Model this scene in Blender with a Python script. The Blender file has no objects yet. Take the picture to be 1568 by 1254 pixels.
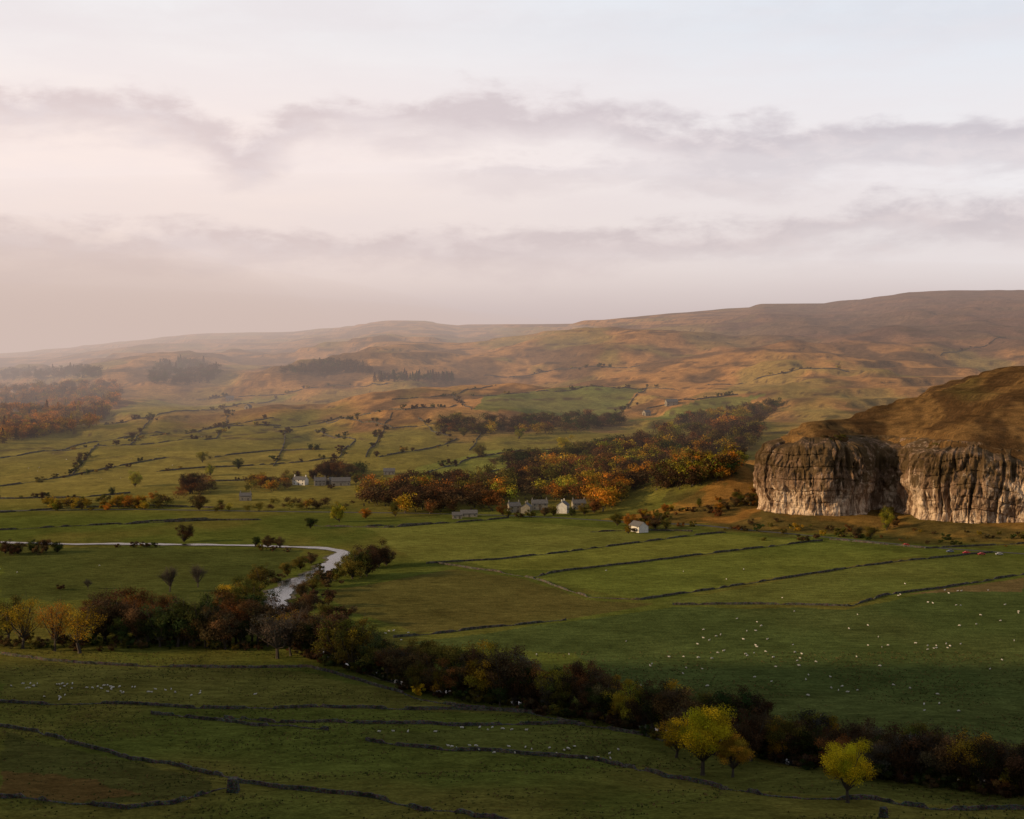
import bpy, math, random, time
import numpy as np
T0=time.time()
rng=np.random.default_rng(7); random.seed(7)
scene=bpy.context.scene
try:
    scene.view_settings.view_transform='Standard'; scene.view_settings.look='None'; scene.view_settings.exposure=0
except Exception: pass
FPX=2154.0; PITCH=math.atan(87/FPX)
FW=np.array([0,math.cos(PITCH),-math.sin(PITCH)]); UP=np.array([0,math.sin(PITCH),math.cos(PITCH)])
# ------------------------------------------------------------------ noise
_tab=np.random.default_rng(3).random((256,256))
def vnoise(x,y):
    xi=np.floor(x).astype(np.int64); yi=np.floor(y).astype(np.int64)
    fx=x-xi; fy=y-yi; fx=fx*fx*(3-2*fx); fy=fy*fy*(3-2*fy)
    a=_tab[xi&255,yi&255]; b=_tab[(xi+1)&255,yi&255]; c=_tab[xi&255,(yi+1)&255]; d=_tab[(xi+1)&255,(yi+1)&255]
    return (a*(1-fx)+b*fx)*(1-fy)+(c*(1-fx)+d*fx)*fy
def fbm(x,y,o=4):
    s=0;a=.5;t=0
    for i in range(o):
        s=s+a*vnoise(x*(2**i)+17.3*i,y*(2**i)+5.7*i); t+=a; a*=.5
    return s/t
def ss(a,b,x):
    t=np.clip((x-a)/(b-a),0,1); return t*t*(3-2*t)
# ------------------------------------------------------------------ crag outline (plan view)
def catmull(P,n):
    P=np.array(P,float); out=[]
    Q=np.vstack([2*P[0]-P[1],P,2*P[-1]-P[-2]])
    for i in range(1,len(Q)-2):
        for t in np.linspace(0,1,n,endpoint=False):
            a,b,c,d=Q[i-1],Q[i],Q[i+1],Q[i+2]
            out.append(.5*((2*b)+(c-a)*t+(2*a-5*b+4*c-d)*t*t+(3*b-3*c+d-a)*t**3))
    out.append(Q[-2]); return np.array(out)
CR=[(245,1130,.0),(201,1075,.7),(178,1014,1),(194,984,1),(226,975,1),(249,981,1),(260,1008,1),(272,1000,1),(279,958,1),(296,938,1),(337,925,1),(420,900,1),(520,890,1),(620,920,.8)]
cliff_path=catmull(CR,5)
back=np.array([(800,1100,0),(900,1500,0),(700,1800,0),(480,1640,0),(340,1400,0),(280,1240,0)],float)
POLY=np.vstack([cliff_path,back])
def crag_sd(x,y):
    n=len(POLY); best=np.full(x.shape,1e18); cl=np.zeros(x.shape); inside=np.zeros(x.shape,bool)
    for i in range(n):
        a=POLY[i]; b=POLY[(i+1)%n]
        ex,ey=b[0]-a[0],b[1]-a[1]
        t=np.clip(((x-a[0])*ex+(y-a[1])*ey)/(ex*ex+ey*ey),0,1)
        dx=x-a[0]-t*ex; dy=y-a[1]-t*ey; d2=dx*dx+dy*dy
        m=d2<best; best=np.where(m,d2,best); cl=np.where(m,a[2]+(b[2]-a[2])*t,cl)
        if abs(ey)>1e-9:
            c=((a[1]>y)!=(b[1]>y))&(x<a[0]+(y-a[1])*ex/ey); inside^=c
    d=np.sqrt(best); return np.where(inside,d,-d),cl
SKU=[-600,0,200,300,450,540,570,600,650,700,800,870,950,1050,1130,1170,1250,1300,1350,1390,1450,1568,2100]
SKV=[560,542,522,513,508,499,493,491,492,500,499,496,488,480,473,467,465,461,454,448,445,443,430]
GY=[1050,1200,1400,1700,2100,2600,3200,3800,4500,9000]
GG=[1.0,.86,.69,.50,.33,.18,.065,0,.02,.09]
NY=[-3000,-1500,-300,0,10,30,100,200,300,380,450,520]
NZ=[120,90,45,-3,-8,-17,-48,-81,-101,-112,-118,-120]
def terrace(z,step,k):
    f=z/step; i=np.floor(f); r=f-i; r2=ss(.25,.75,r); return z+(step*(i+r2)-z)*k
def height(x,y,full=False):
    x=np.asarray(x,float); y=np.asarray(y,float)
    u=784+FPX*x/np.maximum(y,200.)
    S=np.interp(u,SKU,SKV)
    g=np.interp(y,GY,GG)
    v=S+(786-S)*g
    zf=(540-v)/FPX*y
    w=ss(1150,1800,y); top=1-ss(2800,3600,y)*.85
    rid=1-np.abs(fbm(x/330+31,y/430+7,3)-.5)*4
    zh=zf+w*top*(66*(fbm(x/420+3,y/520+9,4)-.5)+20*(fbm(x/95,y/120,4)-.5)+16*(rid-.5))
    zh=zh+52*np.exp(-((x-150)/190)**2-((y-2650)/230)**2)*w+20*np.exp(-((x+20)/150)**2-((y-1950)/130)**2)*w
    zh=zh+30*np.exp(-((x+330)/170)**2-((y-2350)/150)**2)*w
    tm=ss(.35,.6,fbm(x/260+40,y/260+11,2))
    zh=np.where(y>1150,zh+(terrace(zh,11.,.85)-zh)*tm*w,zh)
    zn=np.interp(y,NY,NZ)
    nz=1-ss(380,560,y)
    zn=zn+nz*(6.5*(fbm(x/60+8,y/38+2,3)-.5)+1.8*(fbm(x/16,y/8,3)-.5))
    z=np.where(y<1050,np.where(y<520,zn,-120+0*zn),zh)
    z=z+ (1.1*(fbm(x/60,y/60,3)-.5))*ss(540,620,y)*(1-ss(1000,1050,y))
    z=z+30*np.exp(-((x-172)/64)**2-((y-1120)/78)**2)
    # unseen ridge added west of the viewpoint to shade the foreground
    z=z+ 330*ss(240,740,-x)*(1-ss(270,550,y))*ss(-900,-300,y)
    m=(x>60)&(x<1000)&(y>800)&(y<1950)
    sd=np.full(x.shape,-999.); cl=np.zeros(x.shape)
    if m.any():
        a,b=crag_sd(x[m],y[m]); sd[m]=a; cl[m]=b
        xm=x[m]; ym=y[m]
        pf=np.interp(a,[0,10,30,80,150,250,350,500],[-71,-66,-54,-34,-15,-1,6,10])
        pf=pf-(1-ss(5,75,a))*(12*ss(285,385,xm)-7*(fbm(xm/26,ym/26+5,2)-.5)*(1-ss(285,340,xm)*.4))
        pf=pf+12*(fbm(xm/80,ym/60,3)-.5)*ss(5,50,a)
        pf=terrace(pf+3*(fbm(xm/40+9,ym/40,2)-.5),5.,.65)+1.3*(fbm(xm/14,ym/14,3)-.5)
        ta=-113+.17*np.minimum(a,0)+2.5*(fbm(xm/14,ym/14,3)-.5)
        s=ss(0,1,(a-2-9*b)/(5+75*(1-b)))
        zc=ta*(1-s)+pf*s
        z[m]=np.maximum(z[m],np.where(a>-60,zc,-999))
    if full: return z,sd,cl,u
    return z
def unproject(P):
    P=np.array(P,float).reshape(-1,2); out=np.zeros((len(P),3))
    ys=np.concatenate([np.geomspace(180,900,300),np.geomspace(902,1700,380),np.geomspace(1705,5200,260)])
    for k in range(0,len(P),800):
        p=P[k:k+800]
        dx=(p[:,0]-784)/FPX; dy=-(p[:,1]-627)/FPX
        D=FW[None,:]+dy[:,None]*UP[None,:]; D[:,0]+=dx
        sx=D[:,0]/D[:,1]; sz=D[:,2]/D[:,1]
        X=sx[:,None]*ys; Z=sz[:,None]*ys; Y=np.broadcast_to(ys,X.shape)
        H=height(X,Y); below=(Z-H)<0
        idx=np.argmax(below,axis=1); idx=np.where(below.any(axis=1),idx,len(ys)-1); idx=np.maximum(idx,1)
        r=np.arange(len(p)); f0=Z[r,idx-1]-H[r,idx-1]; f1=Z[r,idx]-H[r,idx]
        t=np.clip(f0/(f0-f1+1e-9),0,1); yy=ys[idx-1]+(ys[idx]-ys[idx-1])*t
        out[k:k+800,0]=sx*yy; out[k:k+800,1]=yy
    out[:,2]=height(out[:,0],out[:,1]); return out
# ------------------------------------------------------------------ helpers
def link(o,parent=None):
    scene.collection.objects.link(o)
    if parent: o.parent=parent
    return o
def np_mesh(name,V,F,cols=None,mats=(),midx=None,smooth=False):
    V=np.asarray(V,np.float32); F=np.asarray(F,np.int32); k=F.shape[1]
    me=bpy.data.meshes.new(name); me.vertices.add(len(V)); me.vertices.foreach_set('co',V.ravel())
    me.loops.add(F.size); me.loops.foreach_set('vertex_index',F.ravel())
    me.polygons.add(len(F)); me.polygons.foreach_set('loop_start',np.arange(0,F.size,k,dtype=np.int32))
    try: me.polygons.foreach_set('loop_total',np.full(len(F),k,np.int32))
    except Exception: pass
    for m in mats: me.materials.append(m)
    if midx is not None: me.polygons.foreach_set('material_index',np.asarray(midx,np.int32))
    me.polygons.foreach_set('use_smooth',np.full(len(F),smooth,bool))
    if cols is not None:
        a=me.color_attributes.new('Col','FLOAT_COLOR','POINT')
        c=np.ones((len(V),4),np.float32); c[:,:3]=cols; a.data.foreach_set('color',c.ravel())
    me.update(calc_edges=True); return me
class NT:
    def __init__(s,tree): s.t=tree; s.n=tree.nodes; s.l=tree.links
    def put(s,sock,v):
        if isinstance(v,bpy.types.NodeSocket): s.l.new(v,sock)
        elif v is not None:
            try: sock.default_value=v
            except Exception: sock.default_value=(*v,1)
    def M(s,op,a,b=None,c=None,clamp=False):
        n=s.n.new('ShaderNodeMath'); n.operation=op; n.use_clamp=clamp
        for i,v in enumerate((a,b,c)):
            if v is not None: s.put(n.inputs[i],v)
        return n.outputs[0]
    def MR(s,v,a,b,c=0.,d=1.,smooth=True):
        n=s.n.new('ShaderNodeMapRange'); n.interpolation_type='SMOOTHSTEP' if smooth else 'LINEAR'
        s.put(n.inputs[0],v)
        for i,q in enumerate((a,b,c,d)): s.put(n.inputs[1+i],q)
        return n.outputs[0]
    def MIX(s,f,a,b,mode='MIX'):
        n=s.n.new('ShaderNodeMix'); n.data_type='RGBA'; n.blend_type=mode; n.clamp_factor=True
        s.put(n.inputs[0],f); s.put(n.inputs[6],a if isinstance(a,bpy.types.NodeSocket) else (*a,1)); s.put(n.inputs[7],b if isinstance(b,bpy.types.NodeSocket) else (*b,1))
        return n.outputs[2]
    def noise(s,vec,scale,detail=4,rough=.55,dist=0.):
        n=s.n.new('ShaderNodeTexNoise'); s.put(n.inputs['Vector'],vec); n.inputs['Scale'].default_value=scale
        n.inputs['Detail'].default_value=detail; n.inputs['Roughness'].default_value=rough; n.inputs['Distortion'].default_value=dist
        return n.outputs['Fac']
    def vmul(s,vec,k):
        n=s.n.new('ShaderNodeVectorMath'); n.operation='MULTIPLY'; s.put(n.inputs[0],vec); n.inputs[1].default_value=k; return n.outputs[0]
def new_mat(name,rough=.9,spec=.15):
    m=bpy.data.materials.new(name); m.use_nodes=True; t=NT(m.node_tree); b=m.node_tree.nodes['Principled BSDF']
    b.inputs['Roughness'].default_value=rough; b.inputs['Specular IOR Level'].default_value=spec
    return m,t,b
def pos(t): return t.n.new('ShaderNodeNewGeometry').outputs['Position']
def objc(t): return t.n.new('ShaderNodeTexCoord').outputs['Object']
def attr(t,n='Col'):
    a=t.n.new('ShaderNodeVertexColor'); a.layer_name=n; return a.outputs['Color']
def bump(t,b,h,strength,dist):
    n=t.n.new('ShaderNodeBump'); n.inputs['Strength'].default_value=strength; n.inputs['Distance'].default_value=dist
    t.put(n.inputs['Height'],h); t.l.new(n.outputs[0],b.inputs['Normal'])
def gray(t,v):
    n=t.n.new('ShaderNodeCombineColor'); 
    for i in range(3): t.put(n.inputs[i],v)
    return n.outputs[0]
def noisy_mat(name,c1,c2,scale,rough=.9,bs=.0,spec=.15):
    m,t,b=new_mat(name,rough,spec); p=objc(t); f=t.MR(t.noise(p,scale,4,.65),.3,.7)
    t.l.new(t.MIX(f,c1,c2),b.inputs['Base Color'])
    if bs: bump(t,b,f,1,bs)
    return m
# ------------------------------------------------------------------ materials
mT,t,b=new_mat('land_cover',1,.0); p=pos(t)
c=attr(t)
n1=t.MR(t.noise(p,.03,4,.6,.3),.3,.7,.76,1.24,False); n2=t.MR(t.noise(t.vmul(p,(.45,1,1)),.3,5,.7),.28,.72,.56,1.44,False); n3=t.MR(t.noise(t.vmul(p,(.7,1,1)),1.3,3,.65),.3,.7,.66,1.34,False)
k=t.M('MULTIPLY',t.M('MULTIPLY',n1,n2),n3); col=t.MIX(1.,c,gray(t,k),'MULTIPLY')
tuft=t.MR(t.noise(t.vmul(p,(.6,1,1)),.55,4,.75,.5),.56,.70); col=t.MIX(t.M('MULTIPLY',tuft,.42),col,t.MIX(1.,c,(1.35,.95,.75),'MULTIPLY'))
dk=t.MR(t.noise(t.vmul(p,(.5,1,1)),.21,5,.75,.6),.60,.72); col=t.MIX(t.M('MULTIPLY',dk,.5),col,(.022,.026,.010))
t.l.new(col,b.inputs['Base Color']); bump(t,b,t.noise(p,.7,4,.7),.7,.7)
mL=bpy.data.materials.new('foliage'); mL.use_nodes=True; t=NT(mL.node_tree); t.n.remove(t.n['Principled BSDF']); b=t.n.new('ShaderNodeBsdfDiffuse')
oi=t.n.new('ShaderNodeObjectInfo'); col=t.MIX(1.,attr(t),oi.outputs['Color'],'MULTIPLY')
t.l.new(col,b.inputs['Color'])
tr=t.n.new('ShaderNodeBsdfTranslucent'); t.l.new(col,tr.inputs['Color'])
mx=t.n.new('ShaderNodeMixShader'); mx.inputs[0].default_value=.3; t.l.new(b.outputs[0],mx.inputs[1]); t.l.new(tr.outputs[0],mx.inputs[2])
t.l.new(mx.outputs[0],t.n['Material Output'].inputs['Surface'])
mB=noisy_mat('bark',(.035,.028,.022),(.08,.066,.052),3)
mW,t,b=new_mat('dry_stone',.95,.1); p=pos(t)
vo=t.n.new('ShaderNodeTexVoronoi'); t.put(vo.inputs['Vector'],t.vmul(p,(1,1,1.8))); vo.inputs['Scale'].default_value=3.2
f=t.noise(p,.5,5,.75); col=t.MIX(t.MR(f,.35,.65),(.024,.023,.018),(.095,.086,.068)); col=t.MIX(.6,col,vo.outputs['Color'],'SOFT_LIGHT')
t.l.new(col,b.inputs['Base Color']); bump(t,b,vo.outputs['Distance'],1,.12)
mStone=noisy_mat('house_stone',(.15,.13,.10),(.27,.24,.19),1.4,bs=.03); mWhite=noisy_mat('limewash',(.42,.40,.36),(.58,.56,.51),1.)
mSlate=noisy_mat('slate_roof',(.06,.058,.06),(.12,.115,.11),1.8,.7); mGlass=noisy_mat('window_glass',(.02,.025,.03),(.03,.035,.04),1,.1,spec=.5)
mWood=noisy_mat('painted_wood',(.06,.05,.04),(.10,.08,.06),4); mRoad=noisy_mat('asphalt',(.045,.045,.046),(.065,.063,.062),.6)
mWool=noisy_mat('wool',(.36,.34,.30),(.55,.52,.47),9,1,bs=.02); mFace=noisy_mat('sheep_skin',(.05,.045,.04),(.12,.10,.09),9)
mWat,t,b=new_mat('river_water',.06,.5); b.inputs['Base Color'].default_value=(.02,.025,.022,1); b.inputs['IOR'].default_value=1.33
p=pos(t); bump(t,b,t.noise(t.vmul(p,(1,.6,1)),.5,5,.75),.7,.16)
mG=noisy_mat('river_gravel',(.030,.030,.014),(.12,.10,.06),.25)
# limestone
mC,t,b=new_mat('limestone',.95,.1); p=pos(t)
vs=t.noise(t.vmul(p,(1,1,.13)),.24,6,.74,.9); vs2=t.noise(t.vmul(p,(1,1,.22)),.9,5,.7,.6); hb=t.noise(t.vmul(p,(.06,.06,1)),.4,5,.7,.4); big=t.noise(p,.04,4,.65)
sep=t.n.new('ShaderNodeSeparateXYZ'); t.l.new(p,sep.inputs[0])
hz=t.MR(sep.outputs[2],-112.,-78.,1.,0.,False)
f=t.M('ADD',t.M('MULTIPLY',vs,1.05),t.M('ADD',t.M('MULTIPLY',vs2,.45),t.M('MULTIPLY',hz,.20))); f=t.M('ADD',f,t.M('MULTIPLY',big,.75))
col=t.MIX(t.MR(f,.93,1.20),(.034,.023,.016),(.195,.122,.075)); col=t.MIX(t.MR(f,1.20,1.38),col,(.55,.42,.30))
col=t.MIX(t.MR(hb,.54,.68,0,.45),col,(.05,.034,.022)); 
veg=t.MR(t.M('ADD',t.noise(p,.10,5,.75,.5),t.M('MULTIPLY',hz,-.28)),.38,.50,0,.8); col=t.MIX(veg,col,(.060,.038,.014))
t.l.new(col,b.inputs['Base Color']); bump(t,b,t.M('ADD',vs2,t.M('ADD',hb,vs)),1,.9)
# ------------------------------------------------------------------ terrain
az=np.concatenate([np.linspace(-105,-26,70,endpoint=False),np.linspace(-26,26,720,endpoint=False),np.linspace(26,105,70)])*math.pi/180
rr=np.concatenate([np.geomspace(2,240,70,endpoint=False),np.geomspace(240,1650,640,endpoint=False),np.geomspace(1650,9500,300)])
A,R=np.meshgrid(az,rr); X=(R*np.sin(A)).ravel(); Y=(R*np.cos(A)).ravel()
Z,SD,CL,U=height(X,Y,True)
def inpoly(px,py,poly):
    ins=np.zeros(px.shape,bool); n=len(poly)
    for i in range(n):
        a=poly[i]; b=poly[(i+1)%n]
        if a[1]==b[1]: continue
        c=((a[1]>py)!=(b[1]>py))&(px<a[0]+(py-a[1])*(b[0]-a[0])/(b[1]-a[1])); ins^=c
    return ins
def lerp(a,b,f): return a*(1-f[:,None])+np.asarray(b)*f[:,None]
n0=fbm(X/70,Y/110,4); nb=fbm(X/260+5,Y/260,4); nf=fbm(X/22,Y/22,4); nm=fbm(X/55+3,Y/75,5)
C=np.tile(np.array([.074,.086,.017]),(len(X),1)); C=lerp(C,[.100,.090,.020],ss(.4,.65,n0))
C=lerp(C,[.145,.122,.027],ss(1000,1150,Y))
moor=ss(-104,-66,Z+60*(nb-.5)+40*(nm-.5))*ss(1150,1450,Y)
C=lerp(C,[.32,.165,.057],moor)
C=lerp(C,[.11,.066,.032],moor*ss(.43,.60,nm)*.9)
C=lerp(C,[.21,.16,.045],moor*ss(.52,.66,fbm(X/120+70,Y/150+7,4))*.7)
C=lerp(C,[.085,.052,.045],ss(880,1250,U)*ss(-35,40,Z)*ss(1900,2500,Y)*.85)  # cloud shadow on the right-hand tops, painted as a darker heath colour
fields=[ # survey corners -> real parcels on the ground
 ([(880,1000),(620,985),(870,952),(1030,930),(1300,932),(1440,905),(1568,890),(1700,880),(1700,1150),(1568,1140),(1200,1120),(1000,1090)],[.050,.068,.021]),
 ([(500,905),(690,872),(810,888),(900,918),(1000,925),(870,948),(640,970),(540,940)],[.080,.066,.020]),
 ([(1380,912),(1568,885),(1568,905),(1450,908)],[.12,.08,.035]),
 ([(700,858),(1100,818),(1250,828),(980,860),(870,872),(760,872)],[.125,.128,.025]),
 ([(820,887),(980,862),(1260,830),(1410,850),(1200,882),(980,918)],[.100,.115,.022]),
 ([(1000,925),(1300,870),(1520,848),(1568,860),(1568,880),(1350,910),(1290,925)],[.085,.095,.022]),
 ([(560,808),(780,797),(1000,815),(1050,822),(760,855),(640,860)],[.115,.118,.026]),
 ([(0,838),(380,840),(470,842),(430,890),(340,925),(0,915)],[.054,.062,.017]),
 ([(725,628),(740,606),(985,596),(945,634)],[.09,.12,.03]),
 ([(0,730),(240,690),(540,690),(520,720),(240,745),(0,765)],[.18,.145,.034]),
 ([(590,745),(640,715),(740,690),(960,672),(940,692),(760,728)],[.15,.16,.032]),
 ([(960,645),(1100,608),(1180,600),(1060,640)],[.10,.125,.03]),
 ([(150,640),(230,612),(460,600),(400,618),(230,640)],[.20,.17,.042]),
 ([(920,795),(1100,735),(1140,705),(1170,705),(1165,800),(1020,800)],[.26,.125,.026]),
 ([(0,1010),(470,1026),(640,1070),(840,1090),(500,1086),(0,1074)],[.104,.096,.023]),
 ([(0,1120),(320,1188),(340,1215),(200,1232),(0,1218)],[.056,.056,.016]),
 ([(0,1180),(130,1195),(200,1225),(0,1215)],[.10,.058,.02]),
 ([(560,1118),(900,1112),(1000,1140),(1568,1215),(1568,1232),(1160,1212),(950,1168),(640,1138)],[.074,.080,.019])]
for pl,cc in fields:
    w=unproject(pl)[:,:2]; m=inpoly(X+7*(nf-.5),Y+11*(nf-.5),w); C[m]=C[m]*.2+np.array(cc)*.8
# limestone scars and gullies follow the contours
sc=np.abs(((Z/11.0+.8*(n0-.5))%1)-.5); C=lerp(C,[.055,.038,.022],(1-ss(.02,.12,sc))*ss(1250,1600,Y)*ss(.40,.56,nf)*.85)
tal=(SD>-75)&(SD<=8); C=lerp(C,[.165,.085,.024],np.where(tal,ss(-75,-25,SD+40*(nf-.5))*.8,0)); C=lerp(C,[.055,.05,.016],np.where(tal,ss(.42,.58,nf)*.7,0))
ins=SD>8; C=lerp(C,[.130,.070,.028],np.where(ins,.92,0.)); C=lerp(C,[.060,.034,.015],np.where(ins,ss(.40,.60,nf),0)); C=lerp(C,[.080,.064,.022],np.where(ins,ss(.5,.7,n0)*.7,0))
s2=np.abs(((Z/5.0+.25*(n0-.5))%1)-.5); C=lerp(C,[.032,.021,.012],np.where(ins,(1-ss(.06,.24,s2))*.7*ss(.30,.55,nm),0))
C*= (0.88+.24*fbm(X/9,Y/6,3))[:,None]
nr,nc=len(rr),len(az); I=np.arange(nr*nc).reshape(nr,nc)
F=np.stack([I[:-1,:-1].ravel(),I[:-1,1:].ravel(),I[1:,1:].ravel(),I[1:,:-1].ravel()],1)
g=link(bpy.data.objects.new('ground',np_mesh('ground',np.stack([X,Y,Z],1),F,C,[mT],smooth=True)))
print('terrain',time.time()-T0)
# ------------------------------------------------------------------ crag face
cp=catmull(CR,60)[:,:2]; seg=np.r_[0,np.cumsum(np.hypot(*np.diff(cp,axis=0).T))]
Ls=np.arange(0,seg[-1],.75); cx=np.interp(Ls,seg,cp[:,0]); cy=np.interp(Ls,seg,cp[:,1])
tx=np.gradient(cx); ty=np.gradient(cy); 
kern=np.ones(9)/9; tx=np.convolve(tx,kern,'same'); ty=np.convolve(ty,kern,'same'); ln=np.hypot(tx,ty); ox=ty/ln; oy=-tx/ln
NTc=100; tt=np.linspace(0,1,NTc)
zb=height(cx+3*ox,cy+3*oy)-3; zt=height(cx-19*ox,cy-19*oy)-2+7*(fbm(Ls/18,Ls*0,3)-.5)
S,Tt=np.meshgrid(Ls,tt,indexing='ij'); Hh=(zt-zb)[:,None]
face=np.clip(Tt/.93,0,1); Zc=zb[:,None]+(Hh+.0)*(face**.96)
zz=Zc
off=11*(fbm(S/28,zz/160+3,3)-.5)
crk=np.abs(fbm(S/10+10,zz/60,3)-.5)*2; off-=4.2*(1-ss(0,.14,crk))*(.4+1.2*fbm(S/20,zz/30,2))
crk2=np.abs(fbm(S/4.2+50,zz/18,3)-.5)*2; off-=1.2*(1-ss(0,.2,crk2))
off+=1.8*(fbm(S/34,zz/5.,4)-.5)+5.0*(fbm(S/7.,zz/11.,5)-.5)+1.8*(fbm(S/2.,zz/3.,3)-.5)
off+=2.2*np.exp(-((face-.5)/.16)**2)-2.4*np.exp(-((face-.16)/.12)**2)-5.*ss(.72,1,face)*(.4+1.2*fbm(S/14,zz/20,3))
ledge=((zz/8.5+1.2*fbm(S/40,0*S,2))%1); off+=(1.0*(1-ss(.75,1,ledge))-.6)*ss(.4,.6,fbm(S/22+8,zz/30,2))
off*=np.clip(Hh/30,.15,1); off=np.maximum(off,-9.5+.6*fbm(S/3,zz/3,2))
inn=ss(.84,1,Tt)*22; o2=off*(1-ss(.92,1,Tt))-inn+1
Xc=cx[:,None]+ox[:,None]*o2; Yc=cy[:,None]+oy[:,None]*o2
hz=height(Xc.ravel(),Yc.ravel()).reshape(Xc.shape); Zc=np.where(Tt>.93,np.maximum(Zc-.0,np.minimum(hz,Zc+8))+.15-1.6*ss(.95,1,Tt),Zc)
n1_,n2_=Xc.shape; I=np.arange(n1_*n2_).reshape(n1_,n2_)
F=np.stack([I[:-1,:-1].ravel(),I[1:,:-1].ravel(),I[1:,1:].ravel(),I[:-1,1:].ravel()],1)
link(bpy.data.objects.new('limestone_crag',np_mesh('limestone_crag',np.stack([Xc.ravel(),Yc.ravel(),Zc.ravel()],1),F,None,[mC],smooth=False)))
# ------------------------------------------------------------------ walls, river, road
def resample(W,step):
    d=np.r_[0,np.cumsum(np.hypot(*np.diff(W[:,:2],axis=0).T))]; s=np.linspace(0,d[-1],max(2,int(d[-1]/step)+1))
    return np.stack([np.interp(s,d,W[:,0]),np.interp(s,d,W[:,1])],1)
WALLPTS=[]
def make_wall(px,h=1.02,name='dry_stone_wall',gap=None):
    W=unproject(px); Ym=W[:,1].mean(); sc=1 if Ym<900 else min(1.3,Ym/900)
    P=resample(W,1.1 if Ym<600 else 2.5); n=len(P)
    P=P+ (np.stack([fbm(P[:,0]/17,P[:,1]/17,2),fbm(P[:,0]/17+9,P[:,1]/17,2)],1)-.5)*3.5
    if Ym>1100: WALLPTS.append(P)
    T=np.gradient(P,axis=0); T/=np.hypot(T[:,0],T[:,1])[:,None]+1e-9; N=np.stack([-T[:,1],T[:,0]],1)
    z=height(P[:,0],P[:,1]); hh=h*sc*(1+.3*(rng.random(n)-.5)-.75*(fbm(P[:,0]/9,P[:,1]/9,2)>.64))
    ring=[(-.36,-.8),(-.32,.5),(-.2,1.),(.2,1.),(.32,.5),(.36,-.8)]; V=[]
    for (a,b) in ring:
        j=(rng.random((n,2))-.5)*.12
        V.append(np.stack([P[:,0]+N[:,0]*a*sc+j[:,0],P[:,1]+N[:,1]*a*sc+j[:,1],z+b*hh],1))
    V=np.stack(V,1).reshape(-1,3); k=6; F=[]
    i=np.arange(n-1)
    for q in range(k-1): F.append(np.stack([i*k+q,(i+1)*k+q,(i+1)*k+q+1,i*k+q+1],1))
    F=np.vstack(F); F=np.vstack([F,[[0,1,4,5],[1,2,3,4],[(n-1)*k,(n-1)*k+1,(n-1)*k+4,(n-1)*k+5]]])
    return link(bpy.data.objects.new(name,np_mesh(name,V,F,None,[mW])))
walls=[[(-40,1106),(0,1112),(60,1122),(150,1147),(230,1167),(320,1185),(350,1192)],
[(366,1198),(430,1208),(560,1222),(700,1245),(780,1262)],
[(-40,1216),(0,1220),(60,1225),(120,1232),(200,1236),(270,1230),(305,1220),(345,1208)],
[(-40,1072),(0,1075),(100,1078),(230,1080),(350,1085),(450,1084),(600,1086),(750,1088),(830,1092)],
[(230,1092),(330,1103),(450,1112),(500,1118)],[(340,1100),(560,1108),(650,1108),(780,1110),(890,1108)],
[(560,1133),(640,1142),(740,1150),(850,1160),(950,1172),(1010,1188),(1100,1208),(1160,1217),(1290,1226),(1400,1235),(1620,1240)],
[(-40,1000),(0,1003),(100,1015),(200,1020),(330,1023),(470,1022)],
[(470,1022),(560,1045),(640,1068),(700,1082),(800,1090),(880,1108),(1000,1130),(1150,1165)],
[(600,976),(680,970),(760,960),(868,950)],[(650,863),(760,857),(860,846),(960,833),(1060,820),(1110,815)],
[(670,863),(760,876),(815,886),(900,915),(980,919),(1080,904),(1200,885),(1310,868),(1420,856),(1520,846)],
[(810,885),(870,873),(980,861),(1100,846),(1260,828)],[(1030,926),(1120,925),(1230,926),(1300,929),(1350,912),(1440,900),(1620,872)],
[(905,815),(980,812),(1060,814)],[(560,806),(690,801),(780,793)],[(0,785),(110,778),(240,775),(330,778)],[(0,812),(110,806),(210,800),(330,794)],
[(480,806),(600,808),(690,800)],[(180,803),(330,797),(400,796)],[(0,764),(120,762),(200,755)],
[(0,702),(90,690),(180,672),(240,662),(330,655),(430,652)],[(240,722),(400,712),(520,700),(545,672),(480,660)],[(70,690),(200,682),(330,672)],
[(160,650),(240,636),(330,628),(420,612)],[(300,612),(360,608),(440,604)],[(690,604),(705,612),(722,627)],[(940,640),(965,618),(990,594)],[(720,606),(850,600),(990,594),(1040,598)],
[(990,626),(1060,612),(1130,604)],[(600,746),(660,722),(720,702),(800,690),(930,678)],[(580,700),(640,690),(700,672)],[(700,735),(800,712),(900,700),(960,690)],
[(420,655),(520,640),(620,628),(700,620)],[(1440,545),(1480,535),(1540,518)],[(1080,590),(1180,575),(1300,570)],[(740,575),(860,565),(980,560)],
[(0,745),(110,728),(190,712),(260,700)],[(330,700),(420,690),(500,688)],[(440,600),(520,590),(600,588)],[(200,682),(215,664),(232,640)],[(420,714),(432,690),(440,655)],[(560,700),(580,670),(600,632)],
[(190,672),(300,662),(420,640)],[(500,648),(600,655),(700,650)],[(600,612),(700,604),(760,590)],[(110,728),(130,705),(150,680)],[(330,672),(345,650),(352,628)],
[(300,738),(400,735),(450,738)],[(740,660),(720,690)],[(640,640),(660,660),(690,668)],[(1270,826),(1380,836),(1420,840),(1568,832)]]
for w in walls: make_wall(w)
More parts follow.
